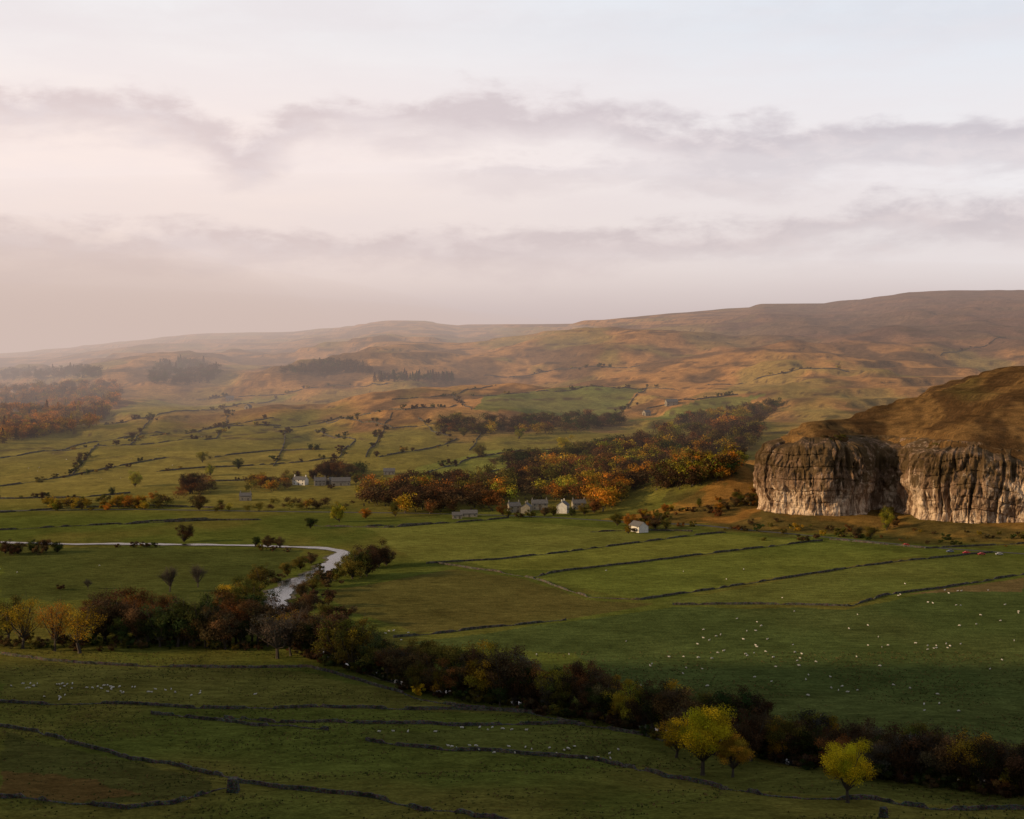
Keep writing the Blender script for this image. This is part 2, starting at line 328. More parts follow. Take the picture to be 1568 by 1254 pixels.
def ribbon(W,width,name,mat,dz,step=2.5):
    P=resample(W,step)
    for _ in range(6): P[1:-1]=(P[:-2]+P[2:]+2*P[1:-1])/4
    T=np.gradient(P,axis=0); T/=np.hypot(T[:,0],T[:,1])[:,None]+1e-9; N=np.stack([-T[:,1],T[:,0]],1); n=len(P)
    if mat is mRoad: wl=wr=np.full(n,width/2.)
    else:
        k=(.28+.72*ss(560,650,P[:,1]))*(1-.45*ss(800,860,P[:,1]))*width/2
        wl=k*(.3+1.4*fbm(P[:,0]/9,P[:,1]/9,3)); wr=k*(.3+1.4*fbm(P[:,0]/9+60,P[:,1]/9,3))
    V=[]
    for a in (-1,-.3,.3,1):
        q=P+N*(wl if a<0 else wr)[:,None]*a; V.append(np.stack([q[:,0],q[:,1],(height(q[:,0],q[:,1]) if mat is mRoad else height(P[:,0],P[:,1]))+dz],1))
    V=np.stack(V,1).reshape(-1,3); i=np.arange(n-1)
    F=np.vstack([np.stack([i*4+q,(i+1)*4+q,(i+1)*4+q+1,i*4+q+1],1) for q in range(3)])
    return link(bpy.data.objects.new(name,np_mesh(name,V,F,None,[mat],smooth=True)))
riv=unproject([(-60,830),(60,832),(100,834),(180,833),(250,834),(330,835),(385,836),(450,838),(500,840),(528,846),(512,862),(478,882),(446,894),(424,912),(424,945),(450,972),(490,1000),(560,1028),(640,1055),(780,1076),(900,1096),(1010,1120),(1160,1152),(1300,1180),(1440,1196),(1600,1212),(1750,1222)])
ribbon(riv,16,'riverbank',mG,.2); ribbon(riv,11.5,'river',mWat,.36)
ribbon(unproject([(1750,868),(1568,848),(1420,838),(1270,823),(1160,813),(1060,803),(960,800),(860,793),(760,789),(640,786),(400,783),(200,780),(0,782)]),4,'country_lane',mRoad,.12)
print('walls',time.time()-T0)
# ------------------------------------------------------------------ trees
def tube(p0,p1,r0,r1,k=5):
    p0=np.array(p0,float);p1=np.array(p1,float);d=p1-p0;d/=np.linalg.norm(d)+1e-9
    a=np.cross(d,[0,0,1] if abs(d[2])<.9 else [1,0,0]);a/=np.linalg.norm(a);b=np.cross(d,a)
    th=np.arange(k)*2*math.pi/k; c=np.cos(th)[:,None]*a+np.sin(th)[:,None]*b
    V=np.vstack([p0+c*r0,p1+c*r1]); i=np.arange(k); F=np.stack([i,(i+1)%k,(i+1)%k+k,i+k],1); return V,F
def leaves(P,out,size,r,bias=.9):
    n=len(P); nrm=out*bias+r.normal(size=(n,3))*.75; nrm/=np.linalg.norm(nrm,axis=1)[:,None]+1e-9
    t=np.cross(nrm,r.normal(size=(n,3))); t/=np.linalg.norm(t,axis=1)[:,None]+1e-9; bb=np.cross(nrm,t)
    s=size*(.6+.8*r.random(n))[:,None]
    V=np.stack([P-t*s,P-bb*s*.6,P+t*s,P+bb*s*.6],1).reshape(-1,3); F=np.arange(n*4).reshape(n,4); return V,F
def tree_arrays(kind,seed,nl,ls,lowtrunk=False):
    r=np.random.default_rng(seed); Vs=[];Fs=[];Ms=[];Cs=[]; off=0
    def add(V,F,m,c):
        nonlocal off
        Vs.append(V);Fs.append(F+off);Ms.append(np.full(len(F),m));Cs.append(np.broadcast_to(c,(len(V),3)) if np.ndim(c)<2 else c); off+=len(V)
    if kind=='conifer':
        add(*tube((0,0,0),(0,0,.98),.022,.004),0,(1,1,1)); n=nl
        h=r.random(n)**.8; zz=.08+.92*h; rad=.24*(1-h)**.9*(.55+.45*((h*11)%1))*(.5+.5*r.random(n)**.5)+.006; th=r.random(n)*6.283
        o=np.stack([np.cos(th),np.sin(th),np.full(n,.3)],1); P=np.stack([np.cos(th)*rad,np.sin(th)*rad,zz-rad*.25],1)
        V,F=leaves(P,o,ls,r); add(V,F,1,np.repeat((.6+.7*r.random(n))[:,None],4,0)*np.ones((1,3)))
    else:
        lean=r.normal(size=2)*.02
        fork={'round':.14,'tall':.18,'bare':.20,'shrub':.04,'hero':.2}[kind]; rx={'round':.43,'tall':.30,'bare':.36,'shrub':.62,'hero':.42}[kind]
        cz={'round':.53,'tall':.55,'bare':.60,'shrub':.46,'hero':.58}[kind]; rz={'round':.45,'tall':.44,'bare':.36,'shrub':.48,'hero':.41}[kind]
        tr=.026 if kind!='shrub' else .015; fk=np.array([lean[0],lean[1],fork])
        k=6 if not lowtrunk else 3
        add(*tube((0,0,-.03),(0,0,.04),tr*1.7,tr*1.1,k),0,(1,1,1)); add(*tube((0,0,.04),fk,tr*1.1,tr*.85,k),0,(1,1,1))
        nc={'round':38,'tall':30,'bare':26,'shrub':18,'hero':46}[kind]; 
        if lowtrunk: nc=12
        cc=[];cr=[]
        for i in range(nc):
            d=r.normal(size=3); d/=np.linalg.norm(d); d[2]=d[2]*.9+.05; q=r.random()**.38*.84
            wob=.74+.5*r.random(); c=np.array([d[0]*rx*q*wob*(.8 if d[2]<-.5 else 1),d[1]*rx*q*wob*(.8 if d[2]<-.5 else 1),cz+d[2]*rz*q*wob]); cc.append(c); cr.append((.075+.075*r.random())*(1.5 if lowtrunk else 1)*(1.2 if kind=='shrub' else 1))
        if not lowtrunk:
            for c in cc[:26]:
                m=fk*.45+c*.55+np.array([0,0,-.03])+r.normal(size=3)*.02
                add(*tube(fk,m,tr*.5,tr*.28,4),0,(1,1,1)); add(*tube(m,c,tr*.28,tr*.1,4),0,(1,1,1))
                nb=14 if kind=='bare' else 3
                for j in range(nb):
                    e=c+r.normal(size=3)*.075+(c-fk)*.12; s_=m+(c-m)*r.random(); add(*tube(s_,e,tr*.13,tr*.04,3),0,(1,1,1))
                    if kind=='bare':
                        for jj in range(4):
                            e2=e+r.normal(size=3)*.045; add(*tube(s_+(e-s_)*r.random(),e2,tr*.06,tr*.025,3),0,(1,1,1))
        cc=np.array(cc);cr=np.array(cr); w=cr**2; ci=r.choice(nc,nl,p=w/w.sum())
        d=r.normal(size=(nl,3)); d/=np.linalg.norm(d,axis=1)[:,None]; q=(r.random(nl)**.45)*(1+.25*r.normal(size=nl)*.6)
        P=cc[ci]+d*(cr[ci]*q)[:,None]*np.array([1.1,1.1,.85]); P[:,2]=np.maximum(P[:,2],.02)
        o=P-np.array([0,0,cz*.85]); o/=np.linalg.norm(o,axis=1)[:,None]+1e-9
        br=(.55+.8*r.random(nc))[ci]*(.65+.7*r.random(nl)); tint=(r.random(nc)[ci]-.5)*.45
        V,F=leaves(P,(o+d)*.6,ls,r); colr=np.stack([br*(1+tint),br,br*(1-tint*.5)],1); add(V,F,1,np.repeat(colr,4,0))
    return np.vstack(Vs),np.vstack(Fs),np.concatenate(Ms),np.vstack(Cs)
def tree_mesh(name,*a,**k):
    V,F,M_,C_=tree_arrays(*a,**k); return np_mesh(name,V,F,C_,[mB,mL],M_)
TM={'round':[tree_mesh('round%d'%i,'round',20+i,6500,.0142) for i in range(6)],'tall':[tree_mesh('tall%d'%i,'tall',40+i,5000,.0135) for i in range(4)],
'bare':[tree_mesh('bare%d'%i,'bare',60+i,500,.008) for i in range(3)],'shrub':[tree_mesh('shrub%d'%i,'shrub',80+i,2200,.032) for i in range(3)],
'hero':[tree_mesh('hero%d'%i,'hero',95+i,20000,.0090) for i in range(2)],'thin':[tree_mesh('thin%d'%i,'hero',120+i,3600,.011) for i in range(3)]}
COL={'rust':(.145,.064,.021),'drust':(.064,.038,.020),'olive':(.112,.098,.020),'green':(.040,.054,.016),'yellow':(.46,.35,.015),'ygreen':(.22,.20,.02),'orange':(.34,.15,.02),'brown':(.092,.062,.028),'grey':(.08,.068,.05),'gold':(.27,.18,.018)}
NM={'round':'sycamore_tree','tall':'ash_tree','bare':'bare_tree','shrub':'hawthorn_shrub','hero':'autumn_sycamore_tree','thin':'thinning_ash_tree'}
def place_tree(w,H,kind,coln,u=0,wd=None):
    ms=TM[kind]; o=bpy.data.objects.new(NM[kind],random.choice(ms) if kind!='hero' else ms[0 if u<1200 else 1])
    s=H*(.92+.16*random.random()); wd=wd or random.uniform(.9,1.25)
    o.location=(w[0],w[1],w[2]-.15-(.09*s if w[1]>640 and kind!='bare' else 0))
    o.scale=(s*wd*(.9+.2*random.random()),s*wd,s); o.rotation_euler[2]=random.random()*6.28
    c=COL[coln]; j=.75+.5*random.random(); o.color=(c[0]*j,c[1]*j*(.9+.2*random.random()),c[2]*j,1); link(o)
def put_trees(lst):
    W=unproject([(a[0],a[1]) for a in lst])
    for a,w in zip(lst,W): place_tree(w,a[2]*w[1]/FPX,a[3],a[4],a[0],a[5] if len(a)>5 else None)
L=[(1076,1187,122,'hero','yellow',1.15),(1298,1229,112,'hero','yellow',.95),(1122,1190,64,'hero','gold',1.2),(1036,1160,74,'round','gold'),
(35,993,84,'thin','gold'),(84,997,86,'thin','orange'),(122,1000,84,'thin','gold'),(12,985,76,'tall','olive'),
(160,985,80,'round','drust'),(180,982,80,'tall','drust'),(212,988,74,'round','brown'),(245,990,82,'round','green'),(272,990,84,'tall','green'),(296,990,78,'round','green'),(318,992,72,'round','brown'),(345,994,70,'round','brown'),
(372,935,66,'round','olive'),(388,928,55,'round','olive'),(352,925,45,'round','gold'),(395,965,74,'round','green'),(375,985,80,'round','drust'),(465,990,72,'round','drust'),(445,1004,72,'bare','grey'),(425,1008,84,'thin','grey'),
(515,1012,82,'round','drust'),(482,1002,70,'thin','brown'),(548,1022,68,'tall','gold'),(580,1032,66,'round','olive'),(612,1045,62,'round','drust'),(640,1064,24,'shrub','yellow'),(655,1055,66,'round','brown'),(700,1068,70,'round','rust'),(725,1070,62,'round','brown'),
(772,1078,94,'round','drust'),(750,1072,70,'round','drust'),(812,1082,66,'round','brown'),(845,1088,68,'tall','ygreen'),(868,1092,62,'round','drust'),(905,1098,66,'round','drust'),(930,1104,68,'round','brown'),(966,1112,84,'round','ygreen'),(985,1118,60,'round','drust'),(1012,1120,82,'tall','drust'),(1030,1118,80,'tall','gold'),
(1150,1165,84,'round','drust'),(1120,1150,68,'round','drust'),(1195,1160,76,'round','ygreen'),(1172,1160,66,'round','drust'),(1218,1170,72,'round','brown'),(1245,1172,78,'round','green'),(1275,1176,74,'round','drust'),(1310,1180,86,'round','drust'),(1345,1188,82,'round','brown'),(1378,1194,86,'thin','grey'),(1400,1196,92,'round','drust'),(1425,1198,84,'bare','grey'),(1450,1202,94,'round','brown'),(1480,1206,84,'round','drust'),(1512,1210,92,'round','drust'),(1540,1212,80,'bare','grey'),(1565,1218,96,'round','drust'),(1590,1222,90,'round','drust'),
(540,886,54,'round','olive'),(552,884,50,'round','green'),(562,882,60,'round','drust'),(580,868,50,'round','drust'),(592,866,38,'round','brown'),(528,882,42,'round','olive'),(512,890,32,'shrub','olive'),(500,898,34,'shrub','brown'),(480,905,36,'round','olive'),(462,915,36,'round','brown'),(470,945,48,'round','brown'),(455,952,30,'shrub','drust'),(490,930,40,'shrub','drust'),
(400,890,34,'round','olive'),(418,892,26,'shrub','brown'),(440,882,30,'round','olive'),(460,872,26,'round','olive'),(476,864,24,'round','brown'),(490,872,14,'shrub','olive'),(396,908,52,'round','olive'),(500,955,44,'round','olive'),(520,960,38,'shrub','brown'),(360,955,60,'round','olive'),(340,965,56,'round','brown'),(550,870,38,'round','rust'),
(260,906,44,'bare','grey'),(303,899,38,'bare','grey'),(93,903,13,'shrub','drust'),(135,902,17,'bare','grey'),(475,809,22,'round','green'),(283,830,32,'round','drust'),(519,799,38,'round','ygreen',.9),(560,794,22,'round','orange'),(605,791,26,'round','olive'),
(8,848,28,'round','drust'),(28,848,24,'round','drust'),(50,846,28,'round','green'),(70,846,28,'round','drust'),(88,846,24,'round','green'),(18,850,22,'shrub','drust'),(60,849,22,'shrub','brown'),(180,838,10,'shrub','drust'),(205,838,13,'shrub','drust'),(222,838,12,'shrub','brown'),(238,838,12,'shrub','green'),(392,836,18,'round','green'),(410,838,26,'round','drust'),(428,838,20,'round','brown'),(400,843,14,'shrub','olive'),(418,844,12,'shrub','drust'),(440,845,12,'shrub','brown'),
(290,756,36,'round','drust'),(305,781,34,'round','brown'),(365,718,22,'round','green'),(207,745,30,'round','ygreen'),(85,782,24,'round','ygreen'),(125,780,18,'round','brown'),(182,778,26,'tall','gold'),(198,778,28,'tall','orange'),(214,777,26,'round','gold'),(245,770,18,'round','olive'),(400,745,27,'round','rust'),(412,746,22,'round','drust'),(310,708,24,'round','ygreen'),(322,728,24,'round','ygreen'),
(500,733,32,'round','drust'),(518,733,34,'round','rust'),(535,734,28,'round','brown'),(455,734,20,'round','drust'),(480,735,24,'round','drust'),(545,740,20,'round','olive'),(440,742,16,'round','olive'),(507,748,10,'shrub','drust'),
(770,789,24,'round','rust'),(778,792,18,'round','olive'),(795,793,12,'shrub','brown'),(812,792,15,'shrub','olive'),(834,790,22,'round','brown'),(848,789,20,'round','olive'),(875,790,20,'round','green'),(895,788,24,'round','olive'),(910,785,30,'round','rust'),
(865,690,30,'round','yellow'),(735,700,27,'round','olive'),(710,668,20,'round','olive'),(795,672,26,'round','ygreen'),(1358,812,36,'tall','ygreen'),(1332,825,28,'round','olive'),(1285,822,20,'shrub','olive'),(1312,822,24,'round','brown'),(965,810,32,'round','orange'),(945,805,28,'round','olive'),(1003,810,24,'round','brown'),(1020,810,22,'round','olive'),(1100,790,16,'shrub','rust'),(1060,806,14,'shrub','olive'),(1042,807,12,'shrub','rust'),(1088,785,16,'shrub','drust')]
# riverside fill
belt=[(430,985),(465,1003),(560,1033),(640,1060),(780,1082),(900,1102),(1010,1128),(1160,1160),(1300,1186),(1440,1204),(1600,1224)]
bx=[p[0] for p in belt]; by=[p[1] for p in belt]
for u in np.arange(440,1600,8.):
    L.append((u+random.uniform(-9,9),np.interp(u,bx,by)-random.uniform(-2,26),random.uniform(44,80)*(1+(u-400)/5500),random.choice(['round','round','tall','thin','round','shrub']) ,random.choice(['drust','brown','brown','green','drust','olive','rust','green','gold','olive','grey'])))
    if L[-1][3]=='shrub': L[-1]=(L[-1][0],L[-1][1]+6,L[-1][2]*.45,'shrub',L[-1][4])
for u in np.arange(455,1600,7.): L.append((u,np.interp(u,bx,by)+random.uniform(-6,5),random.uniform(12,26)*(1+(u-400)/4500),'shrub',random.choice(['drust','green','brown','olive','drust'])))
for u in np.arange(130,430,8.): L.append((u,982+random.uniform(-18,10),random.uniform(50,80),random.choice(['round','tall','thin','round']),random.choice(['drust','green','brown','olive','drust','rust'])))
for u in np.arange(0,430,9.): L.append((u,990+random.uniform(-8,8),random.uniform(10,22),'shrub',random.choice(['drust','green','brown','olive'])))
for u in np.arange(1110,1600,10.): L.append((u,800+ (u-1110)*.035+random.uniform(-4,26),random.uniform(5,17),'shrub',random.choice(['olive','gold','rust','brown','olive','green'])))
for i in range(44): L.append((random.uniform(1325,1380),random.uniform(690,800),random.uniform(8,24),random.choice(['shrub','round']),random.choice(['green','olive','drust'])))
for i in range(60): 
    u=random.uniform(955,1160); L.append((u,805-(u-955)*.22+random.uniform(-8,14),random.uniform(6,20),random.choice(['shrub','round']),random.choice(['olive','rust','drust','brown','gold','orange'])))
for i in range(24): L.append((random.uniform(60,260),random.uniform(766,782),random.uniform(8,20),random.choice(['round','shrub']),random.choice(['olive','brown','gold','orange'])))
put_trees(L)
# hawthorns along the fell walls
wp=np.vstack(WALLPTS)
for i in range(300):
    k=rng.integers(len(wp)) ; k=int((k//90)*90+rng.normal()*14)%len(wp)
    p=wp[k]+rng.normal(size=2)*4; w=(p[0],p[1],float(height(p[:1],p[1:])[0]))
    place_tree(w,random.uniform(3.,8.5),random.choice(['round','shrub','shrub']),random.choice(['olive','brown','drust','gold','green','drust']))
print('trees',time.time()-T0)
# distant woods: one object each
LOW=[tree_arrays('round',200+i,560,.032,lowtrunk=True) for i in range(6)]+[tree_arrays('tall',210+i,420,.030,lowtrunk=True) for i in range(3)]
CON=[tree_arrays('conifer',220+i,260,.045) for i in range(2)]
def wood(name,poly,n,hm,pal,arrs,xs=1.,seed=0):
    poly=np.array(poly,float); mn=poly.min(0); mx=poly.max(0)
    q=rng.random((n*6,2))*(mx-mn)+mn; q=q[inpoly(q[:,0],q[:,1],poly)][:n]
    W=unproject(q); Vs=[];Fs=[];Ms=[];Cs=[];off=0
    for w in W:
        V,F,M_,C_=arrs[rng.integers(len(arrs))]; H=rng.uniform(*hm); a=rng.random()*6.28; ca,sa=math.cos(a),math.sin(a)
        v=V*H; v=np.stack([(v[:,0]*ca-v[:,1]*sa)*xs,(v[:,0]*sa+v[:,1]*ca)*xs,v[:,2]],1)+w-[0,0,.3+.05*H]
        pi=int(np.clip((fbm(np.array([w[0]/45.]),np.array([w[1]/60.]),2)[0]-.25)*2*len(pal)+rng.normal()*1.6,0,len(pal)-1))
        c=np.array(COL[pal[pi]])*rng.uniform(.75,1.3)
        Vs.append(v);Fs.append(F+off);Ms.append(M_);Cs.append(C_*c);off+=len(v)
    link(bpy.data.objects.new(name,np_mesh(name,np.vstack(Vs),np.vstack(Fs),np.vstack(Cs),[mB,mL],np.concatenate(Ms))))
AUT=['drust','olive','brown','olive','rust','ygreen','gold','orange','rust','brown','drust']; DRK=['green','drust','brown','olive','drust']
wood('village_woodland',[(545,778),(640,788),(760,784),(790,768),(900,770),(960,755),(1040,750),(1110,735),(1060,710),(930,705),(880,715),(790,726),(720,736),(620,748),(560,758)],540,(12,23),AUT,LOW,1.15)
wood('village_woodland',[(920,735),(1060,745),(1115,735),(1150,700),(1170,655),(1120,645),(1040,650),(960,688),(900,712)],330,(13,23),AUT+DRK,LOW,1.15)
wood('village_woodland',[(905,790),(950,775),(960,740),(905,745)],45,(13,24),['orange','rust','gold','olive'],LOW,1.15)
wood('farm_woodland',[(270,765),(340,752),(330,738),(275,742)],26,(9,17),DRK+['rust'],LOW,1.15)
wood('farm_woodland',[(375,758),(450,748),(440,736),(385,740)],28,(8,15),DRK+['orange','gold'],LOW,1.15)
wood('farm_woodland',[(480,732),(560,736),(560,722),(490,720)],40,(9,17),DRK+['rust'],LOW,1.15)
wood('farm_woodland',[(330,785),(540,780),(540,772),(335,776)],34,(5,11),AUT,LOW,1.15)
wood('farm_woodland',[(70,784),(260,778),(250,770),(80,774)],30,(6,13),['gold','olive','orange','brown'],LOW,1.15)
wood('hillside_woodland',[(660,662),(780,668),(900,662),(960,650),(930,640),(800,646),(680,650)],170,(10,18),DRK+['rust','gold'],LOW,1.2)
wood('hillside_woodland',[(740,716),(900,700),(960,690),(950,680),(860,700),(790,706)],100,(9,17),DRK+['olive'],LOW,1.2)
wood('hillside_woodland',[(1030,655),(1180,640),(1195,622),(1130,628),(1060,640)],80,(9,16),DRK+['gold'],LOW,1.2)
wood('larch_plantation',[(0,680),(60,670),(150,652),(190,605),(170,588),(0,598)],560,(13,21),['orange','rust','gold','brown','orange'],CON[:1]+LOW,1.2)
wood('conifer_plantation',[(0,582),(150,580),(160,568),(0,572)],120,(12,19),['green','drust','brown'],CON[:1]+LOW,1.2)
wood('conifer_plantation',[(225,588),(300,590),(340,582),(330,560),(280,556),(240,560)],150,(12,20),['green','brown','drust'],CON[:1]+LOW,1.2)
wood('conifer_plantation',[(430,574),(570,573),(560,562),(500,555),(480,560)],110,(10,18),['green','brown','drust'],CON[:1]+LOW,1.2)
wood('conifer_plantation',[(570,585),(700,584),(690,577),(580,578)],70,(9,17),['green','drust'],CON+LOW[:1],1.2)
wood('crag_scrub',[(1260,668),(1330,672),(1345,690),(1240,690)],60,(2,4),['olive','drust','brown'],LOW,1.6)
wood('crag_scrub',[(1350,700),(1430,680),(1568,720),(1568,740),(1400,710)],70,(1.5,3.5),['olive','rust','brown'],LOW,1.6)
# rush and grass tussocks of the near pastures
n=42000; ty_=np.sqrt(rng.random(n)*(560**2-255**2)+255**2); tx_=ty_*rng.uniform(-.42,.42,n)
kk=fbm(tx_/22+4,ty_/14,4)+.12*rng.normal(size=n)>.56; tx_=tx_[kk]; ty_=ty_[kk]; n=len(tx_); tz_=height(tx_,ty_); P=np.stack([tx_,ty_,tz_],1)
Vs=[];Cs=[]; pal=np.array([(.10,.085,.03),(.055,.065,.018),(.035,.05,.014),(.13,.09,.035)])[rng.integers(4,size=n)]*(.7+.6*rng.random(n))[:,None]
for q in range(5):
    th=rng.random(n)*6.28; s=.10+.12*rng.random(n); hh=.18+.35*rng.random(n)**2; dx=np.cos(th);dy=np.sin(th); o=rng.normal(size=(n,2))*.14
    a=P+np.stack([o[:,0]-dy*s,o[:,1]+dx*s,-.05+0*s],1); b_=P+np.stack([o[:,0]+dy*s,o[:,1]-dx*s,-.05+0*s],1); c_=P+np.stack([o[:,0]+dx*hh*.5,o[:,1]+dy*hh*.5,hh],1)
    Vs.append(np.stack([a,b_,c_],1).reshape(-1,3)); Cs.append(np.repeat(pal,3,0))
V=np.vstack(Vs); link(bpy.data.objects.new('grass_tussocks',np_mesh('grass_tussocks',V,np.arange(len(V)).reshape(-1,3),np.vstack(Cs),[mL])))
print('woods',time.time()-T0)
# ------------------------------------------------------------------ buildings
def box(name,cx,cy,cz,sx,sy,sz,mat,par):
    v=[(cx+a*sx/2,cy+b_*sy/2,cz+c_*sz/2) for c_ in(-1,1) for b_ in(-1,1) for a in(-1,1)]
    f=[(0,2,3,1),(4,5,7,6),(0,1,5,4),(2,6,7,3),(0,4,6,2),(1,3,7,5)]
    me=bpy.data.meshes.new(name); me.from_pydata(v,[],f); me.materials.append(mat); o=bpy.data.objects.new(name,me); link(o,par); return o
def house(px,rot,Lh,Wh,He,wm,name,chim=True,base=None):
    w=unproject([px])[0]; e=bpy.data.objects.new(name,None); link(e); e.location=(w[0],w[1],w[2]-.1); e.rotation_euler[2]=math.radians(rot)
    rf=Wh*.36; l,wd=Lh/2,Wh/2
    v=[(-l,-wd,-1),(l,-wd,-1),(l,wd,-1),(-l,wd,-1),(-l,-wd,He),(l,-wd,He),(l,wd,He),(-l,wd,He),(-l,0,He+rf),(l,0,He+rf)]
    f=[(0,1,5,4),(2,3,7,6),(1,2,6,9,5),(3,0,4,8,7)]
    me=bpy.data.meshes.new('walls'); me.from_pydata(v,[],f); me.materials.append(wm); link(bpy.data.objects.new('walls',me),e)
    ov=.35; k=rf/wd; tk=.18; v=[];f=[]
    for s in(-1,1):
        b0=len(v); y0=s*(wd+ov); z0=He-ov*k+.03; z1=He+rf+.03
        v+=[(-l-ov,y0,z0),(l+ov,y0,z0),(l+ov,0,z1),(-l-ov,0,z1),(-l-ov,y0,z0+tk),(l+ov,y0,z0+tk),(l+ov,0,z1+tk),(-l-ov,0,z1+tk)]
        f+=[tuple(b0+i for i in q) for q in[(0,1,2,3),(4,5,6,7),(0,1,5,4),(1,2,6,5),(3,0,4,7)]]
    me=bpy.data.meshes.new('roof'); me.from_pydata(v,[],f); me.materials.append(mSlate); link(bpy.data.objects.new('roof',me),e)
    if chim:
        for s in(-1,1): box('chimney',s*(l-.6),0,He+rf+.6,.8,.8,1.9,wm,e); box('chimney_pot',s*(l-.6),0,He+rf+1.75,.3,.3,.4,mWood,e)
    nwin=max(2,int(Lh/3.2)); fl=2 if He>4 else 1
    for s in(-1,1):
        for j in range(fl):
            for i in range(nwin):
                x=-l+Lh*(i+.5)/nwin; z=1.5+j*2.5
                if s==-1 and j==0 and i==nwin//2: box('door',x,s*(wd+.03),1.05,1.,.08,2.1,mWood,e); box('door_lintel',x,s*(wd+.05),2.22,1.3,.12,.2,mStone,e); continue
                if not chim and (i%2): continue
                box('window',x,s*(wd+.02),z,.95,.05,1.15,mGlass,e); box('window_sill',x,s*(wd+.07),z-.65,1.15,.16,.12,mStone,e); box('window_bar',x,s*(wd+.055),z,.06,.02,1.15,mWhite,e)
    if not chim: box('barn_door',-l-.03,0,1.6,.08,2.6,3.2,mWood,e)
house((460,742),-20,12,7,4.6,mWhite,'white_cottage'); house((490,743),10,10,7,4.4,mStone,'stone_house'); house((522,743),8,16,8,4,mStone,'stone_barn',False); house((506,741),70,9,6,3.6,mStone,'stone_barn',False)
house((787,784),15,9,7,5,mStone,'stone_house'); house((806,785),80,9,7,5,mStone,'stone_house'); house((826,780),5,12,7,5,mStone,'stone_house'); house((862,785),75,9,8,6,mWhite,'white_house'); house((886,779),10,10,7,4.6,mStone,'stone_cottage'); house((718,791),5,12,6,2.8,mStone,'stone_barn',False)
house((978,814),-62,12,7.5,4.2,mWhite,'stone_barn',False); house((352,613),10,12,8,4,mStone,'field_barn',False); house((1028,620),10,14,9,4.4,mStone,'field_barn',False); house((380,626),70,8,7,3.6,mStone,'field_barn',False); house((596,726),5,10,7,3,mStone,'stone_barn',False); house((990,636),30,8,7,4,mStone,'field_barn',False)
house((376,766),5,9,6,4,mStone,'stone_house'); house((700,794),5,7,5,3,mStone,'stone_barn',False)
# wall corner pier, roadside post
def pier(px,w,h,name):
    p=unproject([px])[0]; V=[];F=[];z=0; r=random.Random(4)
    n=int(h/.28)
    for i in range(n):
        ww=w*(1-.25*i/n)
        for sx in np.linspace(-ww/2,ww/2,4)[:-1]:
            for sy in np.linspace(-ww/2,ww/2,4)[:-1]:
                a=ww/3*.5; cx_=sx+a+r.uniform(-.05,.05); cy_=sy+a+r.uniform(-.05,.05); hh=.13*r.uniform(.9,1.15); b0=len(V)
                a*=r.uniform(.93,1.08)
                V+=[(cx_+q*a*(.93 if k>0 else 1),cy_+s*a*(.93 if k>0 else 1),z+k*hh) for k in(-1,1) for s in(-1,1) for q in(-1,1)]
                F+=[tuple(b0+i_ for i_ in q) for q in [(0,2,3,1),(4,5,7,6),(0,1,5,4),(2,6,7,3),(0,4,6,2),(1,3,7,5)]]
        z+=.28
    me=bpy.data.meshes.new(name); me.from_pydata(V,[],F); me.materials.append(mW); o=bpy.data.objects.new(name,me); link(o); o.location=(p[0],p[1],p[2]+.05)
pier((357,1212),2.8,3.4,'stone_wall_pier'); pier((1353,1252),1.8,2.4,'stone_wall_pier')
# cars on the lane
def car(px,rot,colr):
    p=unproject([px])[0]; e=bpy.data.objects.new('parked_car',None); link(e); e.location=(p[0],p[1],p[2]+.15); e.rotation_euler[2]=math.radians(rot)
    m=noisy_mat('car_paint',colr,tuple(q*1.1 for q in colr),1,.3,spec=.5)
    prof=[(-2.1,.35),(-2.15,.8),(-1.9,.95),(-1.2,1.0),(-.7,1.45),(.9,1.48),(1.6,1.0),(2.1,.9),(2.15,.4)]
    V=[(x,s*(.85 if z<1.1 else .68),z) for s in(-1,1) for x,z in prof]; n=len(prof)
    F=[tuple(range(n))[::-1],tuple(range(n,2*n))]+[(i,i+1,i+1+n,i+n) for i in range(n-1)]+[(n-1,0,n,2*n-1)]
    me=bpy.data.meshes.new('body'); me.from_pydata(V,[],F); me.materials.append(m); link(bpy.data.objects.new('body',me),e)
    for s in(-1,1): box('side_window',.05,s*.80,1.2,1.7,.06,.32,mGlass,e)
    for x in(-1.35,1.35):
        for s in(-1,1):
            V,F=tube((x,s*.7,.33),(x,s*.9,.33),.33,.33,14); me2=bpy.data.meshes.new('wheel'); me2.from_pydata([tuple(q) for q in V],[],[tuple(int(k) for k in f) for f in F]+[tuple(range(14)),tuple(range(14,28))]); me2.materials.append(mGlass); link(bpy.data.objects.new('wheel',me2),e)
car((1480,848),5,(.3,.02,.02)); car((1503,850),8,(.25,.03,.03)); car((1387,836),5,(.3,.03,.02)); car((1530,850),5,(.25,.25,.25)); car((1455,846),5,(.08,.1,.16))
